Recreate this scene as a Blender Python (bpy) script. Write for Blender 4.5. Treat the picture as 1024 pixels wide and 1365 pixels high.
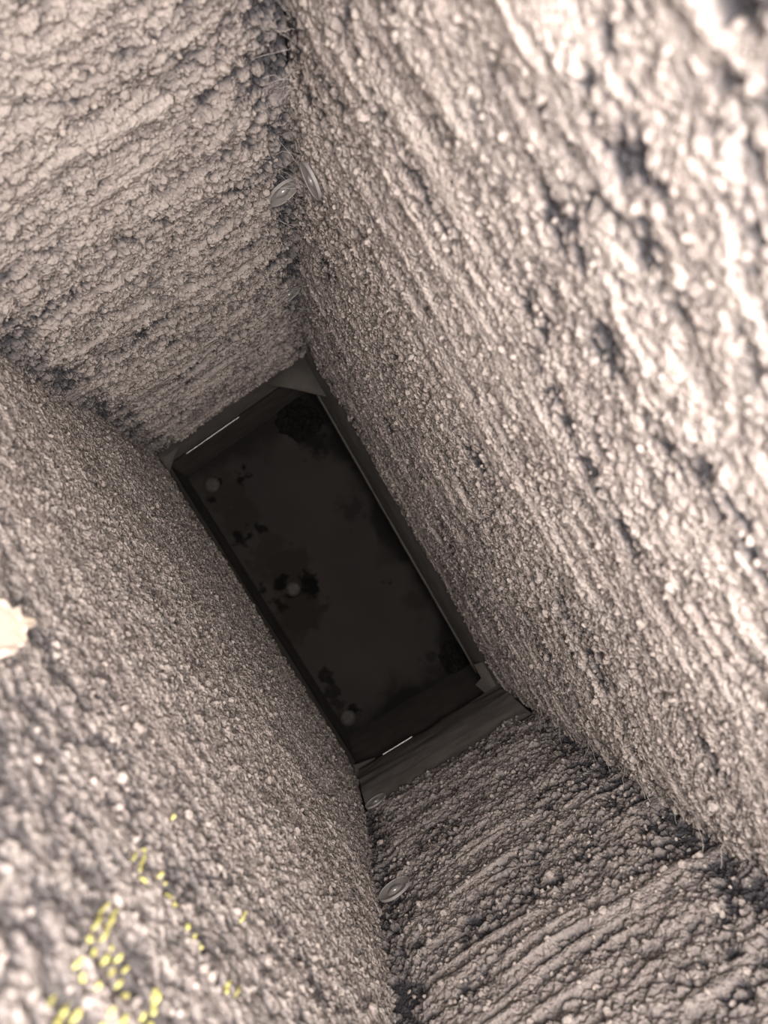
import bpy, bmesh, math, random
import numpy as np
from mathutils import Vector, Matrix

for o in list(bpy.data.objects): bpy.data.objects.remove(o, do_unlink=True)
SC = bpy.context.scene
COL = SC.collection

# ------------------------------------------------------------------ camera
# the shaft runs straight down (-Z); X is its long side, Y its short side
W, H, F = 1024, 1365, 1000.0          # image frame and focal length in pixels
CAMZ = 1.15                           # camera height above the bottom plate
VPX, VPY = 432.0, 750.0               # image point straight below the camera
R_ = Vector((0.5, 0.8660254, 0.0)); T_ = Vector((-0.8660254, 0.5, 0.0))
base = Matrix((R_, T_, Vector((0, 0, 1)))).transposed()
n_c = Vector(((VPX - W / 2) / F, -(VPY - H / 2) / F, -1)).normalized()
tilt = n_c.rotation_difference(Vector((0, 0, -1))).to_matrix()
ROT = base @ tilt
cam_d = bpy.data.cameras.new('camera'); cam = bpy.data.objects.new('camera', cam_d); COL.objects.link(cam)
cam_d.sensor_fit = 'VERTICAL'; cam_d.sensor_height = 24.0; cam_d.lens = F / H * 24.0
cam_d.clip_start = 0.005
cam.matrix_world = Matrix.Translation((0, 0, CAMZ)) @ ROT.to_4x4()
cam_d.dof.use_dof = True; cam_d.dof.focus_distance = 0.58
cam_d.dof.aperture_fstop = (cam_d.lens / 1000.0) / 0.0028
SC.camera = cam

# ------------------------------------------------------------------ light
wd = bpy.data.worlds.new('world'); SC.world = wd; wd.use_nodes = True
wd.node_tree.nodes['Background'].inputs[0].default_value = (1.0, 0.945, 0.95, 1)
wd.node_tree.nodes['Background'].inputs[1].default_value = 2.2
ld = bpy.data.lights.new('work_lamp', 'AREA'); ld.shape = 'DISK'; ld.size = 0.18
ld.energy = 5.5; ld.color = (1.0, 0.925, 0.88)
lo = bpy.data.objects.new('work_lamp', ld); COL.objects.link(lo)
lo.location = (0.055, 0.008, CAMZ + 0.085)
lo.rotation_euler = (Vector((0, 0, 0.55)) - lo.location).to_track_quat('-Z', 'Y').to_euler()
SC.view_settings.view_transform = 'Standard'; SC.view_settings.look = 'None'
SC.view_settings.gamma = 1.0; SC.view_settings.use_curve_mapping = False
SC.view_settings.exposure = 0.0

# ------------------------------------------------------------------ helpers
rng = np.random.default_rng(7); random.seed(7)
def ray(px, py):
    return ROT @ Vector(((px - W / 2) / F, -(py - H / 2) / F, -1.0))
def at_depth(px, py, d):
    r = ray(px, py); k = -d / r.z
    return Vector((r.x * k, r.y * k, CAMZ - d))
def tag(o, label=None, cat=None, group=None, kind=None):
    if label: o['label'] = label
    if cat: o['category'] = cat
    if group: o['group'] = group
    if kind: o['kind'] = kind
    return o
def link(name, me, mat=None, parent=None, smooth=False):
    o = bpy.data.objects.new(name, me); COL.objects.link(o)
    if mat: me.materials.append(mat)
    if parent: o.parent = parent
    if smooth: me.polygons.foreach_set('use_smooth', np.ones(len(me.polygons), bool))
    return o
def mesh_np(name, verts, faces):
    """verts (N,3); faces: list of arrays (M,k)"""
    me = bpy.data.meshes.new(name)
    faces = [f for f in faces if len(f)]
    loops = np.concatenate([f.ravel() for f in faces]).astype(np.int32)
    tot = np.concatenate([np.full(len(f), f.shape[1]) for f in faces])
    start = np.concatenate([[0], np.cumsum(tot)[:-1]]).astype(np.int32)
    me.vertices.add(len(verts)); me.vertices.foreach_set('co', np.ascontiguousarray(verts, np.float32).ravel())
    me.loops.add(len(loops)); me.loops.foreach_set('vertex_index', loops)
    me.polygons.add(len(start)); me.polygons.foreach_set('loop_start', start)
    me.update(calc_edges=True); me.validate()
    return me
def grid_faces(nr, nc, off=0):
    i = np.arange(nr - 1)[:, None] * nc + np.arange(nc - 1)[None, :] + off
    return np.stack([i, i + 1, i + nc + 1, i + nc], -1).reshape(-1, 4)

# noise ---------------------------------------------------------------
TAB = np.random.default_rng(99).random((16, 65536)).astype(np.float32)
def hsh(ix, iy, seed, k=0):
    v = (ix.astype(np.int64) * 73856093) ^ (iy.astype(np.int64) * 19349663) ^ (seed * 83492791 + k * 2654435)
    return TAB[k % 16][(v ^ (v >> 13)) & 65535]
def vnoise(x, y, seed):
    ix = np.floor(x); iy = np.floor(y); fx = x - ix; fy = y - iy
    ix = ix.astype(np.int32); iy = iy.astype(np.int32)
    fx = fx * fx * (3 - 2 * fx); fy = fy * fy * (3 - 2 * fy)
    a = hsh(ix, iy, seed); b = hsh(ix + 1, iy, seed); c = hsh(ix, iy + 1, seed); d = hsh(ix + 1, iy + 1, seed)
    return (a + (b - a) * fx) * (1 - fy) + (c + (d - c) * fx) * fy
def fbm(x, y, seed, oc=3):
    s = 0; a = 0.5; n = 0
    for o in range(oc):
        s = s + a * vnoise(x, y, seed + o * 17); n += a; a *= 0.5; x = x * 2.03 + 5.1; y = y * 2.03 + 3.7
    return s / n
def clumps(x, y, cell, seed, rlo, rhi, p=1.0):
    """height field of heaped round grains (0..1): the highest grain wins"""
    gx = x / cell; gy = y / cell; ix = np.floor(gx).astype(np.int32); iy = np.floor(gy).astype(np.int32)
    best = np.zeros(np.broadcast(gx, gy).shape, np.float32)
    for dx in (-1, 0, 1):
        for dy in (-1, 0, 1):
            cx = ix + dx; cy = iy + dy
            px = cx + hsh(cx, cy, seed, 1); py = cy + hsh(cx, cy, seed, 2)
            r = rlo + (rhi - rlo) * hsh(cx, cy, seed, 3); a = 0.35 + 0.65 * hsh(cx, cy, seed, 4)
            if p < 1: a = a * (hsh(cx, cy, seed, 5) < p)
            d2 = ((gx - px) ** 2 + (gy - py) ** 2) / (r * r)
            np.maximum(best, a * np.sqrt(np.maximum(0, 1 - d2)), out=best)
    return best
def smooth(a, b, x):
    t = np.clip((x - a) / (b - a), 0, 1); return t * t * (3 - 2 * t)

# materials -----------------------------------------------------------
class NT:
    def __init__(s, name):
        s.m = bpy.data.materials.new(name); s.m.use_nodes = True; s.t = s.m.node_tree
        s.b = s.t.nodes['Principled BSDF']
    def n(s, ty, **kw):
        x = s.t.nodes.new(ty)
        for k, v in kw.items():
            if hasattr(x, k): setattr(x, k, v)
            else: x.inputs[k.replace('_', ' ')].default_value = v
        return x
    def l(s, a, b): s.t.links.new(a, b)
def ramp(nt, fac, stops):
    r = nt.n('ShaderNodeValToRGB'); e = r.color_ramp.elements
    while len(e) < len(stops): e.new(0.5)
    for q, (p, c) in zip(e, stops): q.position = p; q.color = (*c, 1)
    nt.l(fac, r.inputs[0]); return r.outputs[0]
def noise_mat(name, c1, c2, scale, rough=0.9, metal=0.0, bump=0.2, bdist=0.001, spec=0.3, bscale=None):
    nt = NT(name); tc = nt.n('ShaderNodeTexCoord')
    nz = nt.n('ShaderNodeTexNoise', Scale=scale, Detail=6.0); nt.l(tc.outputs['Object'], nz.inputs['Vector'])
    nt.l(ramp(nt, nz.outputs[0], [(0.3, c1), (0.7, c2)]), nt.b.inputs['Base Color'])
    nb = nt.n('ShaderNodeTexNoise', Scale=bscale or scale * 6, Detail=4.0); nt.l(tc.outputs['Object'], nb.inputs['Vector'])
    bp = nt.n('ShaderNodeBump', Strength=bump, Distance=bdist); nt.l(nb.outputs[0], bp.inputs['Height'])
    nt.l(bp.outputs[0], nt.b.inputs['Normal'])
    nt.b.inputs['Roughness'].default_value = rough; nt.b.inputs['Metallic'].default_value = metal
    nt.b.inputs['Specular IOR Level'].default_value = spec
    return nt.m
def dust_mat():
    nt = NT('dust'); tc = nt.n('ShaderNodeTexCoord')
    n1 = nt.n('ShaderNodeTexNoise', Scale=38.0, Detail=4.0); nt.l(tc.outputs['Object'], n1.inputs['Vector'])
    n2 = nt.n('ShaderNodeTexNoise', Scale=420.0, Detail=3.0); nt.l(tc.outputs['Object'], n2.inputs['Vector'])
    c1 = ramp(nt, n1.outputs[0], [(0.3, (0.41, 0.357, 0.330)), (0.7, (0.47, 0.422, 0.390))])
    c2 = ramp(nt, n2.outputs[0], [(0.3, (0.72, 0.71, 0.71)), (0.66, (1.05, 1.04, 1.02))])
    mu = nt.n('ShaderNodeMix', data_type='RGBA', blend_type='MULTIPLY'); mu.inputs[0].default_value = 1.0
    nt.l(c1, mu.inputs[6]); nt.l(c2, mu.inputs[7])
    at = nt.n('ShaderNodeAttribute', attribute_name='cover_shade')
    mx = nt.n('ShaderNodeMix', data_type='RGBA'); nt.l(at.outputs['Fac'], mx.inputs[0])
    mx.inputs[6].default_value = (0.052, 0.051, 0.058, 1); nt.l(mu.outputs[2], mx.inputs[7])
    nt.l(mx.outputs[2], nt.b.inputs['Base Color'])
    nb = nt.n('ShaderNodeTexNoise', Scale=520.0, Detail=4.0, Roughness=0.65); nt.l(tc.outputs['Object'], nb.inputs['Vector'])
    vo = nt.n('ShaderNodeTexVoronoi', Scale=560.0); nt.l(tc.outputs['Object'], vo.inputs['Vector'])
    sb = nt.n('ShaderNodeMath', operation='SUBTRACT'); nt.l(nb.outputs[0], sb.inputs[0]); nt.l(vo.outputs['Distance'], sb.inputs[1])
    bp = nt.n('ShaderNodeBump', Strength=0.8, Distance=0.0016); nt.l(sb.outputs[0], bp.inputs['Height'])
    nt.l(bp.outputs[0], nt.b.inputs['Normal'])
    nt.b.inputs['Roughness'].default_value = 1.0; nt.b.inputs['Specular IOR Level'].default_value = 0.05
    return nt.m
M_DUST = dust_mat()
M_LINER = noise_mat('black_liner', (0.035, 0.034, 0.038), (0.08, 0.078, 0.085), 160, 0.95, bump=0.6, spec=0.1)
M_GALV = noise_mat('galvanised_sheet', (0.32, 0.32, 0.33), (0.45, 0.45, 0.46), 30, 0.45, 0.9, bump=0.1)
M_DUSTY = noise_mat('dusty_sheet', (0.11, 0.098, 0.088), (0.155, 0.139, 0.125), 45, 0.85, 0.0, bump=0.35, bscale=420)
M_GUSS = noise_mat('dull_gusset', (0.06, 0.054, 0.048), (0.085, 0.077, 0.068), 45, 0.85, 0.0, bump=0.3, bscale=420)
M_EDGE = noise_mat('bare_bright_edge', (0.42, 0.41, 0.39), (0.60, 0.59, 0.56), 60, 0.42, 1.0, bump=0.05)
M_WASH = noise_mat('dull_washer', (0.24, 0.225, 0.21), (0.31, 0.29, 0.275), 120, 0.5, 0.0, bump=0.08, spec=0.4)
M_SHINE = noise_mat('polished_pin', (0.45, 0.43, 0.41), (0.6, 0.58, 0.55), 120, 0.3, 0.6, bump=0.02)
M_DARK = noise_mat('dark_sheet', (0.07, 0.063, 0.058), (0.12, 0.108, 0.10), 30, 0.7, 0.0, bump=0.2)
M_LINT = noise_mat('black_lint', (0.006, 0.006, 0.006), (0.018, 0.017, 0.016), 200, 1.0, 0.0, bump=0.7, spec=0.05)
M_WEB = noise_mat('cobweb', (0.42, 0.39, 0.36), (0.55, 0.52, 0.48), 80, 0.9)
M_YEL = noise_mat('yellow_ink', (0.50, 0.47, 0.14), (0.62, 0.58, 0.22), 300, 0.8, bump=0.3)
M_CREAM = noise_mat('cream_flake', (0.60, 0.50, 0.41), (0.70, 0.60, 0.50), 90, 0.9, bump=0.4)
M_RIVET = noise_mat('dirty_rivet', (0.034, 0.030, 0.027), (0.058, 0.052, 0.047), 240, 0.6, 0.2, bump=0.3)

# ------------------------------------------------------------------ shaft plan
D0 = 0.90                                                # depth below the camera where the lining ends
C1 = at_depth(408, 470, D0); C2 = at_depth(213, 606, D0)
C3 = at_depth(479, 1030, D0); C4 = at_depth(664, 916, D0)
# name: (plan start, plan end, lining end depth, seed)
PLAN = {'back': (C2, C1, 0.905, 11), 'right': (C1, C4, 0.885, 23),
        'front': (C4, C3, 0.775, 37), 'left': (C3, C2, 0.905, 53)}
TOPD = 0.05
def frame(side):
    P, Q, dend, seed = PLAN[side]
    P = Vector((P.x, P.y, 0)); Q = Vector((Q.x, Q.y, 0)); L = (Q - P).length; e = (Q - P) / L
    n = Vector((e.y, -e.x, 0))
    if n.dot(-(P + Q) / 2) < 0: n = -n
    return P, e, n, L, dend, seed
BACK = 0.008                                             # lining face lies this far behind the mean dust surface

def prism(pts, z0, z1):
    """plan polygon extruded from z0 to z1"""
    n = len(pts); v = [(p.x, p.y, z0) for p in pts] + [(p.x, p.y, z1) for p in pts]
    f = [list(range(n))[::-1], list(range(n, 2 * n))] + [[i, (i + 1) % n, n + (i + 1) % n, n + i] for i in range(n)]
    me = bpy.data.meshes.new('m'); me.from_pydata(v, [], f)
    bm = bmesh.new(); bm.from_mesh(me); bmesh.ops.recalc_face_normals(bm, faces=bm.faces); bm.to_mesh(me); bm.free()
    return me
for side in PLAN:
    P, e, n, L, dend, seed = frame(side)
    def pl(s, d): return P + e * s - n * d
    zt = CAMZ - 0.03; zb = CAMZ - dend + 0.004
    wall = link('wall_' + side, prism([pl(-0.03, 0.026), pl(L + 0.03, 0.026), pl(L + 0.03, 0.029), pl(-0.03, 0.029)], -0.02, zt), M_GALV)
    tag(wall, kind='structure')
    link('liner_board', prism([pl(-BACK, BACK), pl(L + BACK, BACK), pl(L + 0.0255, 0.0255), pl(-0.0255, 0.0255)], zb, zt), M_LINER, wall)

# ------------------------------------------------------------------ dust coats
LAB = {'back': 'beige dust caked in ledges on the shaft end wall at upper left',
       'right': 'thick pale lumpy dust caked along the long shaft wall at right',
       'front': 'grey rippled dust caked on the short shaft wall at lower right',
       'left': 'grainy grey dust over the long shaft wall at left, thin near the yellow print'}
FIELD = {}
def dust_height(side, S, Dp):
    """height above the mean surface (m) and coverage with painted pit shade for lateral S, depth Dp"""
    P, e, n, L, dend, seed = frame(side)
    ws = S + 0.0060 * (fbm(S / 0.007, Dp / 0.007, seed + 1, 3) - 0.5)
    wz = Dp + 0.0060 * (fbm(S / 0.007, Dp / 0.007, seed + 2, 3) - 0.5)
    a1 = clumps(ws, wz * 1.15, 0.0062, seed + 3, 0.4, 0.9, 0.7)
    a2 = clumps(ws + .01, wz, 0.0031, seed + 4, 0.4, 0.9, 0.85)
    a3 = clumps(ws, wz + .01, 0.0018, seed + 5, 0.4, 0.9)
    big = fbm(S / 0.09, Dp / 0.07, seed + 6, 3) - 0.5
    wav = Dp + 0.012 * (fbm(S / 0.05, Dp / 0.05, seed + 7, 2) - 0.5)
    r1 = vnoise(S / 0.075, wav / 0.0125, seed + 8); r2 = vnoise(S / 0.035 + 9, wav / 0.007, seed + 9)
    rid = smooth(0.35, 0.8, r1) * 0.7 + smooth(0.4, 0.85, r2) * 0.35
    amp = {'back': (2.9, 2.5, 1.5, 4.2), 'right': (1.9, 1.9, 1.25, 1.5), 'front': (1.6, 2.0, 1.3, 2.7), 'left': (1.5, 1.9, 1.3, 0.8)}[side]
    near = smooth(0.42, 0.12, Dp)
    st = smooth(0.60, 0.82, vnoise(S / 0.055 + 2, (wav + 0.01 * S) / 0.0065, seed + 21)) * smooth(.42, .6, fbm(S / .06, Dp / .05, seed + 22, 2)) * {'back': 1, 'right': .8, 'front': 1.1, 'left': .45}[side]
    calm = (1 - 0.75 * st) * (1 - near * {'right': .45, 'left': .5, 'back': .15, 'front': 0}[side])
    a1 = a1 * calm; a2 = a2 * calm; a3 = a3 * calm
    h = 3.4 * st + amp[0] * a1 + amp[1] * a2 + amp[2] * a3 + amp[3] * rid * (1 + 0.3 * near) + 5.5 * big - 3.8 + near * {'back': 8.0, 'right': 3.0, 'front': 2.0, 'left': 2.2}[side] * (smooth(.4, .75, vnoise(S / 0.11 + 3, wav / 0.021, seed + 10)) - .4)
    # coverage: patches where the black lining shows, plus shade painted into grain pits
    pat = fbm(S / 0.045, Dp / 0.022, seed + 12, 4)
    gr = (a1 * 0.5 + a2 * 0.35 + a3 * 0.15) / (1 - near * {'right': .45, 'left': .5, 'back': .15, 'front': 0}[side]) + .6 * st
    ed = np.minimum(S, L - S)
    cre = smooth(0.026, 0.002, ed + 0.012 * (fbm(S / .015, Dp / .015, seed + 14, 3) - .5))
    low = {'right': .26, 'left': .26, 'back': .36, 'front': .34}[side] + smooth(0.45, 0.33, pat) * {'right': 0.7, 'left': 0.2, 'back': 0.5, 'front': 0.6}[side] + cre * {'right': .15, 'left': .1, 'back': 1.8, 'front': 1.5}[side]  # base term paints shade into the pits of every wall; the rest bares lining
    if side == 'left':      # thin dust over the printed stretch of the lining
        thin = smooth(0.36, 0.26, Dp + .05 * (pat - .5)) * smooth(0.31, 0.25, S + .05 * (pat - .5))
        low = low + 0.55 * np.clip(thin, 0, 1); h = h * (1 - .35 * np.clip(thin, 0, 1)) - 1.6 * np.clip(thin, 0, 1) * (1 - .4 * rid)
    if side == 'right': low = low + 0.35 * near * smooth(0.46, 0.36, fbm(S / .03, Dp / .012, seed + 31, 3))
    cov_shade = 1 - low * (1 - smooth(0.25, 0.6, gr + 0.25 * rid)) * 1.25
    cov_shade = np.clip(cov_shade - 0.25 * low, 0.04, 1) * (0.76 if side == 'front' else 1)
    if side == 'left': cov_shade = cov_shade * (1 - .75 * thin) + .75 * thin * (.26 + .5 * smooth(.3, .8, gr + .25 * rid))
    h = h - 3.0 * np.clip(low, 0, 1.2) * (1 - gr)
    # rounded filling of the corners by the neighbouring coat
    h = h - 2.5 * cre
    return h * 1e-3, cov_shade
ICO = None
def ico_data():
    bm = bmesh.new(); bmesh.ops.create_icosphere(bm, subdivisions=1, radius=1)
    v = np.array([x.co[:] for x in bm.verts], np.float32); f = np.array([[y.index for y in x.verts] for x in bm.faces]); bm.free()
    return v, f
IV, IF = ico_data()
def bottom_edge(side, s):
    P, e, n, L, dend, seed = frame(side)
    a = 0.006 if side != 'front' else 0.012
    return dend + a * (fbm(s / 0.03, s * 0 + 3.3, seed + 40, 4) - 0.5) * 2
def place(P, e, n, S, Dp, h):
    """to world; grains lean a little upward as settled dust does"""
    x = P.x + e.x * S + n.x * h; y = P.y + e.y * S + n.y * h
    z = CAMZ - Dp + np.maximum(h, 0) * 0.5
    return np.stack([x, y, z], -1)
for side in PLAN:
    P, e, n, L, dend, seed = frame(side)
    nc = int((L + 0.012) / 0.00086); nr = 850 if side != 'front' else 760
    t = np.linspace(0, 1, nr); tt = (0.68 * t + 0.32 * t * t)
    s = np.linspace(-0.006, L + 0.006, nc)
    be = bottom_edge(side, s)
    S = np.broadcast_to(s[None, :], (nr, nc)).astype(np.float64)
    Dp = TOPD + (be[None, :] - TOPD) * tt[:, None]
    h, cov_shade = dust_height(side, S, Dp)
    fin = be[None, :] - Dp                                # roll the rim back onto the lining
    k = smooth(0.0, 0.004, fin); h = h * k + (-BACK - 0.001) * (1 - k)
    h = np.maximum(h, -BACK + 0.0006) * (fin > 0) + h * (fin <= 0)
    V = place(P, e, n, S, Dp, h).reshape(-1, 3)
    faces = grid_faces(nr, nc)
    # loose grains resting on the coat
    ng = {'right': 2600, 'left': 1800, 'back': 1400, 'front': 1400}[side]
    gs = rng.uniform(0.004, L - 0.004, ng); gd = TOPD + 0.03 + (dend - TOPD - 0.04) * rng.random(ng)
    gh, gc = dust_height(side, gs, gd)
    gr_ = np.exp(rng.normal(math.log(0.0011), 0.38, ng)).clip(0.0005, 0.0028)
    C = place(P, e, n, gs, gd, np.maximum(gh, -BACK) + gr_ * 0.1)
    jit = 1 + 0.28 * rng.normal(size=(ng, len(IV), 1))
    ax = rng.uniform(0.75, 1.3, size=(ng, 1, 3))
    GV = (C[:, None, :] + IV[None] * jit.clip(.55, 1.5) * ax * gr_[:, None, None]).reshape(-1, 3)
    GF = (IF[None] + (np.arange(ng) * len(IV))[:, None, None] + len(V)).reshape(-1, 3)
    me = mesh_np('dust', np.concatenate([V, GV]), [faces, GF])
    a = me.attributes.new('cover_shade', 'FLOAT', 'POINT')
    a.data.foreach_set('value', np.concatenate([cov_shade.ravel(), np.full(len(GV), 0.97)]).astype(np.float32))
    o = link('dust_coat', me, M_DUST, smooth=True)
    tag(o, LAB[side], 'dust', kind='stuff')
    FIELD[side] = True

def on_wall(side, px, py, extra=0.0):
    """point of the wall's mean surface seen at a photo pixel: (S, depth)"""
    P, e, n, L, dend, seed = frame(side)
    r = ray(px, py); o = Vector((0, 0, CAMZ)); k = (P + n * extra - o).dot(n) / r.dot(n); q = o + r * k
    return (q - P).dot(e), CAMZ - q.z
def wall_point(side, S, Dp, up=0.0):
    P, e, n, L, dend, seed = frame(side)
    h, c = dust_height(side, np.array([S]), np.array([Dp]))
    return Vector(place(P, e, n, np.array([S]), np.array([Dp]), h)[0]) + n * up

# ------------------------------------------------------------------ sheet collar under the lining
col_root = bpy.data.objects.new('sheet_collar', None); COL.objects.link(col_root)
col_root.location = (0, 0, CAMZ - 0.99)
tag(col_root, 'dusty sheet metal collar with gusset corners around the dark bottom opening', 'duct collar')
def local(me):
    me.transform(Matrix.Translation((0, 0, -(CAMZ - 0.99)))); return me
def wavy_sheet(side, d0, d1, inset0, inset1, thick, seed, ragged, mound=0.0, rough=0.0015, nx=90, ny=14):
    P, e, n, L, dend, sd = frame(side)
    s = np.linspace(0.0, L, nx); t = np.linspace(0, 1, ny)
    S = np.broadcast_to(s[None], (ny, nx)); T = np.broadcast_to(t[:, None], (ny, nx))
    Dp = d0 + (d1 - d0) * T + ragged * (fbm(S / .02, T * 0, seed, 4) - .5) * 2 * smooth(.6, 1, T)
    h = inset0 + (inset1 - inset0) * T + mound * np.sin(np.pi * np.clip(T, 0, 1)) ** 1.2 + rough * (fbm(S / .05, Dp / .016, seed + 3, 4) - .5)
    A = np.stack([P.x + e.x * S + n.x * h, P.y + e.y * S + n.y * h, CAMZ - Dp], -1).reshape(-1, 3)
    hb = h - thick
    B = np.stack([P.x + e.x * S + n.x * hb, P.y + e.y * S + n.y * hb, CAMZ - Dp], -1).reshape(-1, 3)
    f1 = grid_faces(ny, nx); f2 = grid_faces(ny, nx, ny * nx)[:, ::-1]
    N = ny * nx; j = np.arange(nx - 1)
    rim = lambda r: np.stack([r * nx + j, r * nx + j + 1, N + r * nx + j + 1, N + r * nx + j], -1)
    return mesh_np('sheet', np.concatenate([A, B]), [f1, f2, rim(0), rim(ny - 1)])
def hem(side, s0, s1, depth, inset, r, seed):
    """thin folded edge running along the collar"""
    P, e, n, L, dend, sd = frame(side); k = 8; m = 40
    s = np.linspace(s0, s1, m); a = np.linspace(0, 2 * math.pi, k, endpoint=False)
    rr = r * (0.75 + 0.5 * fbm(s / .01, s * 0, seed, 2)); wob = 0.0006 * (fbm(s / .03, s * 0 + 4, seed, 2) - .5)
    V = []
    for i in range(m):
        c = P + e * s[i] + n * (inset + wob[i])
        for q in a: V.append(((c + n * (math.cos(q) * rr[i]))[:2]) + (CAMZ - depth + math.sin(q) * rr[i],) if False else (c.x + n.x * math.cos(q) * rr[i], c.y + n.y * math.cos(q) * rr[i], CAMZ - depth + math.sin(q) * rr[i]))
    f = [[i * k + j, i * k + (j + 1) % k, (i + 1) * k + (j + 1) % k, (i + 1) * k + j] for i in range(m - 1) for j in range(k)]
    f += [list(range(k))[::-1], [(m - 1) * k + j for j in range(k)]]
    me = bpy.data.meshes.new('hem'); me.from_pydata(V, [], f); return me
def coledge(name, me, mat, label=None):
    o = link(name, local(me), mat, col_root, True)
    if label: o['label'] = label
    return o
La = {k: frame(k)[3] for k in PLAN}
coledge('flange', wavy_sheet('back', 0.90, 0.972, -0.003, 0.000, 0.002, 301, 0.001), M_DUSTY)
coledge('flange', wavy_sheet('right', 0.875, 0.985, -0.004, 0.004, 0.002, 302, 0.003, 0.002), M_DUSTY)
coledge('flange', wavy_sheet('front', 0.760, 0.915, -0.006, -0.001, 0.002, 303, 0.004, 0.006, 0.0035, ny=40), M_DUSTY)
coledge('flange', wavy_sheet('left', 0.90, 0.965, -0.0065, -0.003, 0.002, 304, 0.001), M_DUSTY)
coledge('hem', hem('right', 0.01, La['right'] - 0.01, 0.980, 0.0050, 0.0016, 311), M_GUSS, 'rounded dusty hem along the long flange')
coledge('bright_edge', hem('back', 0.020, 0.105, 0.972, 0.0012, 0.0007, 312), M_EDGE, 'bare shiny metal edge')
coledge('bright_edge', hem('front', 0.118, 0.160, 0.913, 0.0002, 0.0007, 313), M_EDGE, 'bare shiny metal edge')
def gusset(pts, d, th=0.002):
    ps = [at_depth(x, y, d) for x, y in pts]
    me = prism([Vector((p.x, p.y, 0)) for p in ps], CAMZ - d - th, CAMZ - d); return me
coledge('corner_gusset', gusset([(412, 470), (352, 512), (384, 517), (402, 521), (440, 530), (446, 520)], 0.93), M_GUSS, 'triangular dusty corner plate')
coledge('corner_gusset', gusset([(196, 606), (243, 584), (232, 610), (225, 634), (210, 640)], 0.93), M_GUSS, 'triangular dusty corner plate')
coledge('corner_gusset', gusset([(632, 886), (642, 904), (634, 913), (684, 955), (705, 925), (660, 878)], 0.91), M_GUSS, 'triangular dusty corner plate')
coledge('corner_gusset', gusset([(452, 1004), (472, 1020), (500, 1010), (510, 1030), (480, 1050)], 0.93), M_GUSS, 'triangular dusty corner plate')

# ------------------------------------------------------------------ bottom plate
fx0, fx1, fy0, fy1 = -0.30, 0.32, -0.16, 0.17
nx, ny = 420, 230
X, Y = np.meshgrid(np.linspace(fx0, fx1, nx), np.linspace(fy0, fy1, ny))
floor_pt = lambda px, py: at_depth(px, py, CAMZ)
rag = 0.024 * (fbm(X / .010, Y / .010, 71, 5) - .5) * 2
soot = np.zeros_like(X); brown = np.zeros_like(X)
for px, py, r, a in [(376, 778, 9, 1), (386, 790, 7, .9), (414, 782, 13, 1), (404, 770, 6, .9), (372, 806, 8, .8), (355, 788, 6, .8), (325, 628, 6, 1), (318, 632, 5, .9),
                     (292, 640, 5, .9), (288, 668, 6, .8), (318, 720, 7, .9), (332, 712, 6, .9), (346, 704, 5, .8), (438, 900, 8, .8), (440, 926, 10, .7), (471, 948, 7, .9), (452, 935, 6, .6),
                     (520, 778, 5, .8), (572, 876, 6, .5), (610, 880, 22, 1), (628, 900, 18, 1), (602, 866, 14, .9), (400, 555, 24, .8), (420, 590, 22, .8), (370, 540, 20, .6), (470, 680, 18, .45),
                     (560, 800, 20, .4), (270, 590, 14, .5), (480, 1000, 20, .8), (240, 640, 10, .6), (340, 850, 10, .5), (420, 960, 14, .6), (560, 960, 18, .7), (600, 935, 16, .8), (520, 985, 20, .8), (520, 778, 5, .5)]:
    p = floor_pt(px, py); rr = r * CAMZ / F
    d = np.hypot(X - p.x, Y - p.y) + rag * 0.8
    soot = np.maximum(soot, a * smooth(rr * 1.35, rr * 0.35, d))
for px, py, r, a in [(385, 760, 34, .8), (400, 810, 36, .9), (320, 690, 28, .6), (300, 660, 30, .5), (360, 740, 30, .6), (390, 830, 30, .6)]:
    p = floor_pt(px, py); rr = r * CAMZ / F
    d = np.hypot(X - p.x, Y - p.y) + rag * 0.8
    brown = np.maximum(brown, a * smooth(rr * 1.1, rr * 0.7, d))
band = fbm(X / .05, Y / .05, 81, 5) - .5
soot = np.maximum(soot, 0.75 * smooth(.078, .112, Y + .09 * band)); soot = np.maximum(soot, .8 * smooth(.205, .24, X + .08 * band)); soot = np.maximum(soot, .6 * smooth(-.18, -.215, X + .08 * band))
Z = 0.0012 * (fbm(X / .03, Y / .03, 75, 3) - .5) + soot * 0.003 * fbm(X / .004, Y / .004, 76, 2)
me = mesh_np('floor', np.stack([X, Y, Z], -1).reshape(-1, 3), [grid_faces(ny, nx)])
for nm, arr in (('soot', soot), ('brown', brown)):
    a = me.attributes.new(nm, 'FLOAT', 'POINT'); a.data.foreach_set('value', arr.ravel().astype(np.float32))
nt = NT('bottom_plate'); tc = nt.n('ShaderNodeTexCoord')
nz = nt.n('ShaderNodeTexNoise', Scale=9.0, Detail=5.0); nt.l(tc.outputs['Object'], nz.inputs['Vector'])
c0 = ramp(nt, nz.outputs[0], [(0.3, (0.030, 0.026, 0.025)), (0.7, (0.040, 0.034, 0.031))])
def mixc(fac, a, col):
    m = nt.n('ShaderNodeMix', data_type='RGBA'); at = nt.n('ShaderNodeAttribute', attribute_name=fac)
    nt.l(at.outputs['Fac'], m.inputs[0]); nt.l(a, m.inputs[6]); m.inputs[7].default_value = (*col, 1); return m.outputs[2]
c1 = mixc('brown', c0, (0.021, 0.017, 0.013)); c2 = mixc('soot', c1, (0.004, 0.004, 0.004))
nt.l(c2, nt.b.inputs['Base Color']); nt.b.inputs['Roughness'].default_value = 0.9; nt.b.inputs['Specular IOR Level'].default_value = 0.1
fl = link('floor', me, nt.m, smooth=True); tag(fl, kind='structure')
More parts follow.
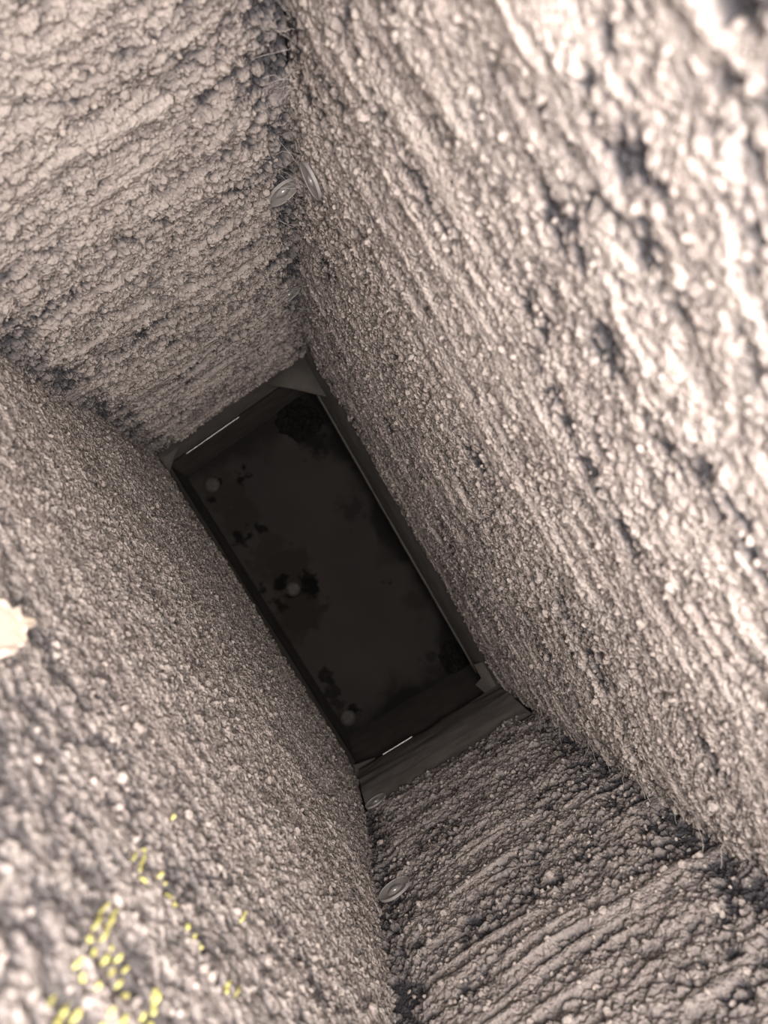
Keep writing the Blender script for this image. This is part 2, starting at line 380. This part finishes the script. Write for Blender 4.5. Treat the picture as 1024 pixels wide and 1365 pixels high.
def lathe(prof, k=20):
    V = []; f = []
    for r, z in prof:
        for j in range(k): V.append((r * math.cos(2 * math.pi * j / k), r * math.sin(2 * math.pi * j / k), z))
    for i in range(len(prof) - 1):
        for j in range(k): f.append([i * k + j, i * k + (j + 1) % k, (i + 1) * k + (j + 1) % k, (i + 1) * k + j])
    f += [list(range(k))[::-1], [(len(prof) - 1) * k + j for j in range(k)]]
    me = bpy.data.meshes.new('lathe'); me.from_pydata(V, [], f); return me
for px, py, r in [(283, 646, 0.0125), (391, 785, 0.0115), (464, 957, 0.0125)]:
    p = floor_pt(px, py)
    o = link('rivet_head', lathe([(r, -0.002), (r, 0.0012), (r * .92, 0.0024), (r * .6, 0.0034), (r * .3, 0.0037), (r * .12, .0034)]), M_RIVET, fl, True)
    o.location = (p.x, p.y, 0)
# lower duct walls round the plate
for side in PLAN:
    P, e, n, L, dend, seed = frame(side)
    def pl(s, d): return P + e * s - n * d
    w = link('wall_lower_' + side, prism([pl(-0.02, 0.010), pl(L + 0.02, 0.010), pl(L + 0.02, 0.0125), pl(-0.02, 0.0125)], -0.005, CAMZ - 0.945), M_DARK)
    tag(w, kind='structure')
# black lint heaps in two corners of the bottom
def heap(px, py, rx, ry, hgt, seed, label):
    c = floor_pt(px, py); m = 70
    gx, gy = np.meshgrid(np.linspace(-1, 1, m), np.linspace(-1, 1, m))
    x = gx * rx; y = gy * ry; d = np.hypot(gx, gy) + 0.5 * (fbm(gx * 3 + 7, gy * 3, seed, 3) - .5)
    z = hgt * smooth(1.0, 0.2, d) * (0.4 + clumps(x, y, 0.011, seed + 1, .45, .95)) + 0.004 * clumps(x, y, 0.005, seed + 2, .45, .9) * smooth(1, .7, d) - 0.003 * smooth(.85, 1.05, d)
    keep = d < 1.1
    me = mesh_np('heap', np.stack([c.x + x, c.y + y, z], -1).reshape(-1, 3), [grid_faces(m, m)[keep[:-1, :-1].ravel()]])
    bm = bmesh.new(); bm.from_mesh(me); bmesh.ops.delete(bm, geom=[v for v in bm.verts if not v.link_faces], context='VERTS'); bm.to_mesh(me); bm.free()
    tag(link('lint_heap', me, M_LINT, smooth=True), label, 'lint', kind='stuff')
heap(398, 560, 0.040, 0.038, 0.012, 401, 'black lint heaped in the upper corner of the dark bottom plate')
heap(612, 890, 0.045, 0.026, 0.014, 411, 'black lint heaped in the right-hand corner of the dark bottom plate')

# ------------------------------------------------------------------ lining washers
def washer(side, px, py, r, label, lift, tiltv=0.0):
    S, Dp = on_wall(side, px, py)
    P, e, n, L, dend, seed = frame(side)
    ss, dd = np.meshgrid(np.linspace(S - r, S + r, 9), np.linspace(Dp - r, Dp + r, 9))
    hh, _ = dust_height(side, ss, dd)
    c = P + e * S + n * (float(np.percentile(hh, 62)) + lift); c.z = CAMZ - Dp
    root = bpy.data.objects.new('lining_washer', None); COL.objects.link(root)
    root.matrix_world = Matrix.Translation(c) @ Matrix((e, n.cross(e), n)).transposed().to_4x4() @ Matrix.Rotation(tiltv, 4, 'X')
    link('disc', lathe([(r, -0.0010), (r * 1.0, 0.0002), (r * .96, 0.0006), (r * .5, -0.0004), (r * .36, 0.0002), (r * .33, .0004)], 36), M_WASH, root)
    link('pin_head', lathe([(r * .28, -0.001), (r * .28, 0.0006), (r * .22, 0.0013), (r * .06, 0.0016)], 24), M_SHINE, root, True)
    me = bpy.data.meshes.new('rim'); k, m = 6, 40; V = []; f = []
    for i in range(m):
        a = 2 * math.pi * i / m
        for j in range(k):
            q = 2 * math.pi * j / k; rr = r * .985 + 0.00045 * math.cos(q)
            V.append((rr * math.cos(a), rr * math.sin(a), 0.0006 + 0.00045 * math.sin(q)))
            f.append([i * k + j, i * k + (j + 1) % k, ((i + 1) % m) * k + (j + 1) % k, ((i + 1) % m) * k + j])
    me.from_pydata(V, [], f); link('rim', me, M_WASH, root, True)
    tag(root, label, 'washer', 'round lining washers')
washer('back', 379, 258, 0.0125, 'grey round washer on the upper-left end wall, nearest the top corner crease', 0.002)
washer('right', 416, 240, 0.0115, 'grey washer on the long right wall, edge-on beside the top corner crease', 0.0025)
washer('back', 388, 396, 0.0120, 'small dim washer deep in the top corner crease, above the gusset plate', 0.0005)
washer('front', 524, 1182, 0.0130, 'grey round washer on the lower-right wall beside the left wall, well above the collar', 0.002)
washer('front', 500, 1066, 0.0120, 'dim dusty washer low on the lower-right wall, just above the collar', 0.0015)

# ------------------------------------------------------------------ yellow print on the left wall
zx = lambda X, Y: (60 + X / 3.413, 1050 + Y / 3.413)
MARKS = [((340, 488), (273, 608), 13), ((372, 520), (310, 660), 13), ((255, 645), (257, 660), 17), ((288, 698), (290, 712), 17), ((324, 742), (322, 760), 17),
         ((388, 735), (387, 747), 14), ((186, 768), (180, 788), 22), ((426, 780), (422, 794), 15), ((392, 850), (390, 864), 15), ((432, 890), (432, 908), 14),
         ((105, 908), (68, 962), 20), ((165, 945), (110, 1042), 22), ((208, 978), (200, 1012), 20), ((385, 1022), (372, 1062), 16), ((265, 872), (262, 896), 12),
         ((500, 998), (502, 1012), 13), ((540, 1030), (538, 1070), 13), ((568, 900), (562, 985), 10), ((548, 880), (540, 930), 8), ((856, 870), (852, 915), 9), ((905, 890), (886, 940), 7),
         ((917, 560), (912, 595), 8), ((592, 112), (590, 135), 10), ((552, 365), (548, 388), 10), ((584, 400), (582, 416), 11), ((600, 455), (620, 468), 13), ((628, 492), (632, 510), 9),
         ((455, 265), (445, 300), 6), ((497, 275), (470, 355), 8), ((472, 262), (495, 266), 6), ((478, 385), (492, 408), 8), ((680, 600), (682, 620), 8), ((707, 648), (705, 668), 9), ((730, 690), (734, 715), 7),
         ((335, 985), (332, 1015), 9), ((168, 1050), (160, 1075), 18), ((310, 1040), (306, 1075), 12), ((352, 680), (350, 705), 8), ((362, 790), (358, 812), 8), ((215, 820), (222, 850), 7)]
P, e, n, L, dend, seed = frame('left')
V = []; Fq = []
for a, b, w in MARKS:
    (sa, da), (sb, db) = on_wall('left', *zx(*a)), on_wall('left', *zx(*b))
    sc, dc = on_wall('left', *zx((a[0] + b[0]) / 2 + w / 2, (a[1] + b[1]) / 2)); s2, d2 = on_wall('left', *zx((a[0] + b[0]) / 2 - w / 2, (a[1] + b[1]) / 2))
    A = np.array([sa, da]); B = np.array([sb, db]); Wv = np.array([sc - s2, dc - d2]) / 2
    ax = (B - A) / 2; cen = (A + B) / 2
    ll = np.linalg.norm(ax); wl = np.linalg.norm(Wv); ax = ax * (1 + wl * 0.6 / max(ll, 1e-6))
    m1, m2 = 9, 6; off = len(V)
    top = []
    for i in range(m1):
        u = -1 + 2 * i / (m1 - 1); half = max(0.25, (1 - abs(u) ** 3) ** 0.5)
        for j in range(m2):
            q = (-1 + 2 * j / (m2 - 1)) * half
            top.append(cen + ax * u + Wv * q)
    top = np.array(top)
    hh, _ = dust_height('left', top[:, 0], top[:, 1])
    hh = np.maximum(hh, -BACK)
    hh = 0.75 * hh + 0.25 * hh.mean() + 0.0011
    pw = place(P, e, n, top[:, 0], top[:, 1], hh); pb = place(P, e, n, top[:, 0], top[:, 1], hh - 0.0016)
    V += list(pw) + list(pb); N = m1 * m2
    g = grid_faces(m1, m2, off); Fq.append(g); Fq.append(grid_faces(m1, m2, off + N)[:, ::-1])
    ring = [i * m2 for i in range(m1)] + [(m1 - 1) * m2 + j for j in range(1, m2)] + [i * m2 + m2 - 1 for i in range(m1 - 2, -1, -1)] + [j for j in range(m2 - 2, 0, -1)]
    Fq.append(np.array([[off + ring[i], off + ring[(i + 1) % len(ring)], off + N + ring[(i + 1) % len(ring)], off + N + ring[i]] for i in range(len(ring))]))
pr = link('yellow_print', mesh_np('print', np.array(V), Fq), M_YEL, bpy.data.objects['wall_left'], True)
pr['label'] = 'dotted yellow lettering printed on the lining, half hidden by dust'; pr['kind'] = 'stuff'

# ------------------------------------------------------------------ cream flake
out = [(-40, 792), (8, 800), (16, 812), (26, 808), (30, 824), (48, 826), (50, 832), (36, 834), (34, 844), (37, 852), (32, 859), (26, 858), (24, 868), (14, 866), (8, 872), (4, 866), (-6, 872), (-40, 868)]
bm = bmesh.new(); topv = []; botv = []
for i, (x, y) in enumerate(out):
    lf = 0.0035 + 0.0005 * math.sin(i * 2.1) + (850 - y + x) * 0.00003
    S, Dp = on_wall('left', x, y, lf)
    q = P + e * S + n * lf; q.z = CAMZ - Dp
    topv.append(bm.verts.new(q)); botv.append(bm.verts.new(q - n * 0.0022))
bm.faces.new(topv); bm.faces.new(botv[::-1])
for i in range(len(out)):
    j = (i + 1) % len(out); bm.faces.new([topv[i], botv[i], botv[j], topv[j]])
bmesh.ops.triangulate(bm, faces=[f for f in bm.faces if len(f.verts) > 4])
bmesh.ops.recalc_face_normals(bm, faces=bm.faces)
me = bpy.data.meshes.new('flake'); bm.to_mesh(me); bm.free()
tag(link('torn_flake', me, M_CREAM), 'pale cream flake with a ragged torn edge stuck to the left wall', 'flake')

# ------------------------------------------------------------------ fibres in the creases
def strands(spec, name, label, mat):
    cu = bpy.data.curves.new(name, 'CURVE'); cu.dimensions = '3D'; cu.bevel_depth = 0.00011; cu.bevel_resolution = 0
    for a, b, sag in spec:
        sp = cu.splines.new('POLY'); m = 7; sp.points.add(m - 1)
        for i in range(m):
            t = i / (m - 1); p = a.lerp(b, t) + Vector((random.gauss(0, .0006), random.gauss(0, .0006), -sag * 4 * t * (1 - t) + random.gauss(0, .0006)))
            sp.points[i].co = (*p, 1)
    tmp = bpy.data.objects.new(name, cu); COL.objects.link(tmp)
    dg = bpy.context.evaluated_depsgraph_get(); me = bpy.data.meshes.new_from_object(tmp.evaluated_get(dg))
    bpy.data.objects.remove(tmp, do_unlink=True); me.materials.clear()
    tag(link(name, me, mat), label, 'cobweb', kind='stuff')
def crease(side_a, side_b, d0, d1, n_, atend_a):
    sp = []
    for _ in range(n_):
        d = random.uniform(d0, d1); wa = random.uniform(0.003, 0.018); wb = random.uniform(0.002, 0.010)
        La_, Lb_ = frame(side_a)[3], frame(side_b)[3]
        a = wall_point(side_a, La_ - wa, d, 0.0005); b = wall_point(side_b, wb, d + random.uniform(-.02, .02), 0.0005)
        sp.append((a, b, random.uniform(-0.002, 0.003)))
    return sp
strands(crease('back', 'right', 0.26, 0.75, 30, True), 'cobweb_strands', 'fine pale cobweb threads across the crease at top centre', M_WEB)
strands(crease('right', 'front', 0.35, 0.72, 18, True), 'cobweb_strands', 'fine pale cobweb threads across the crease at lower right', M_WEB)
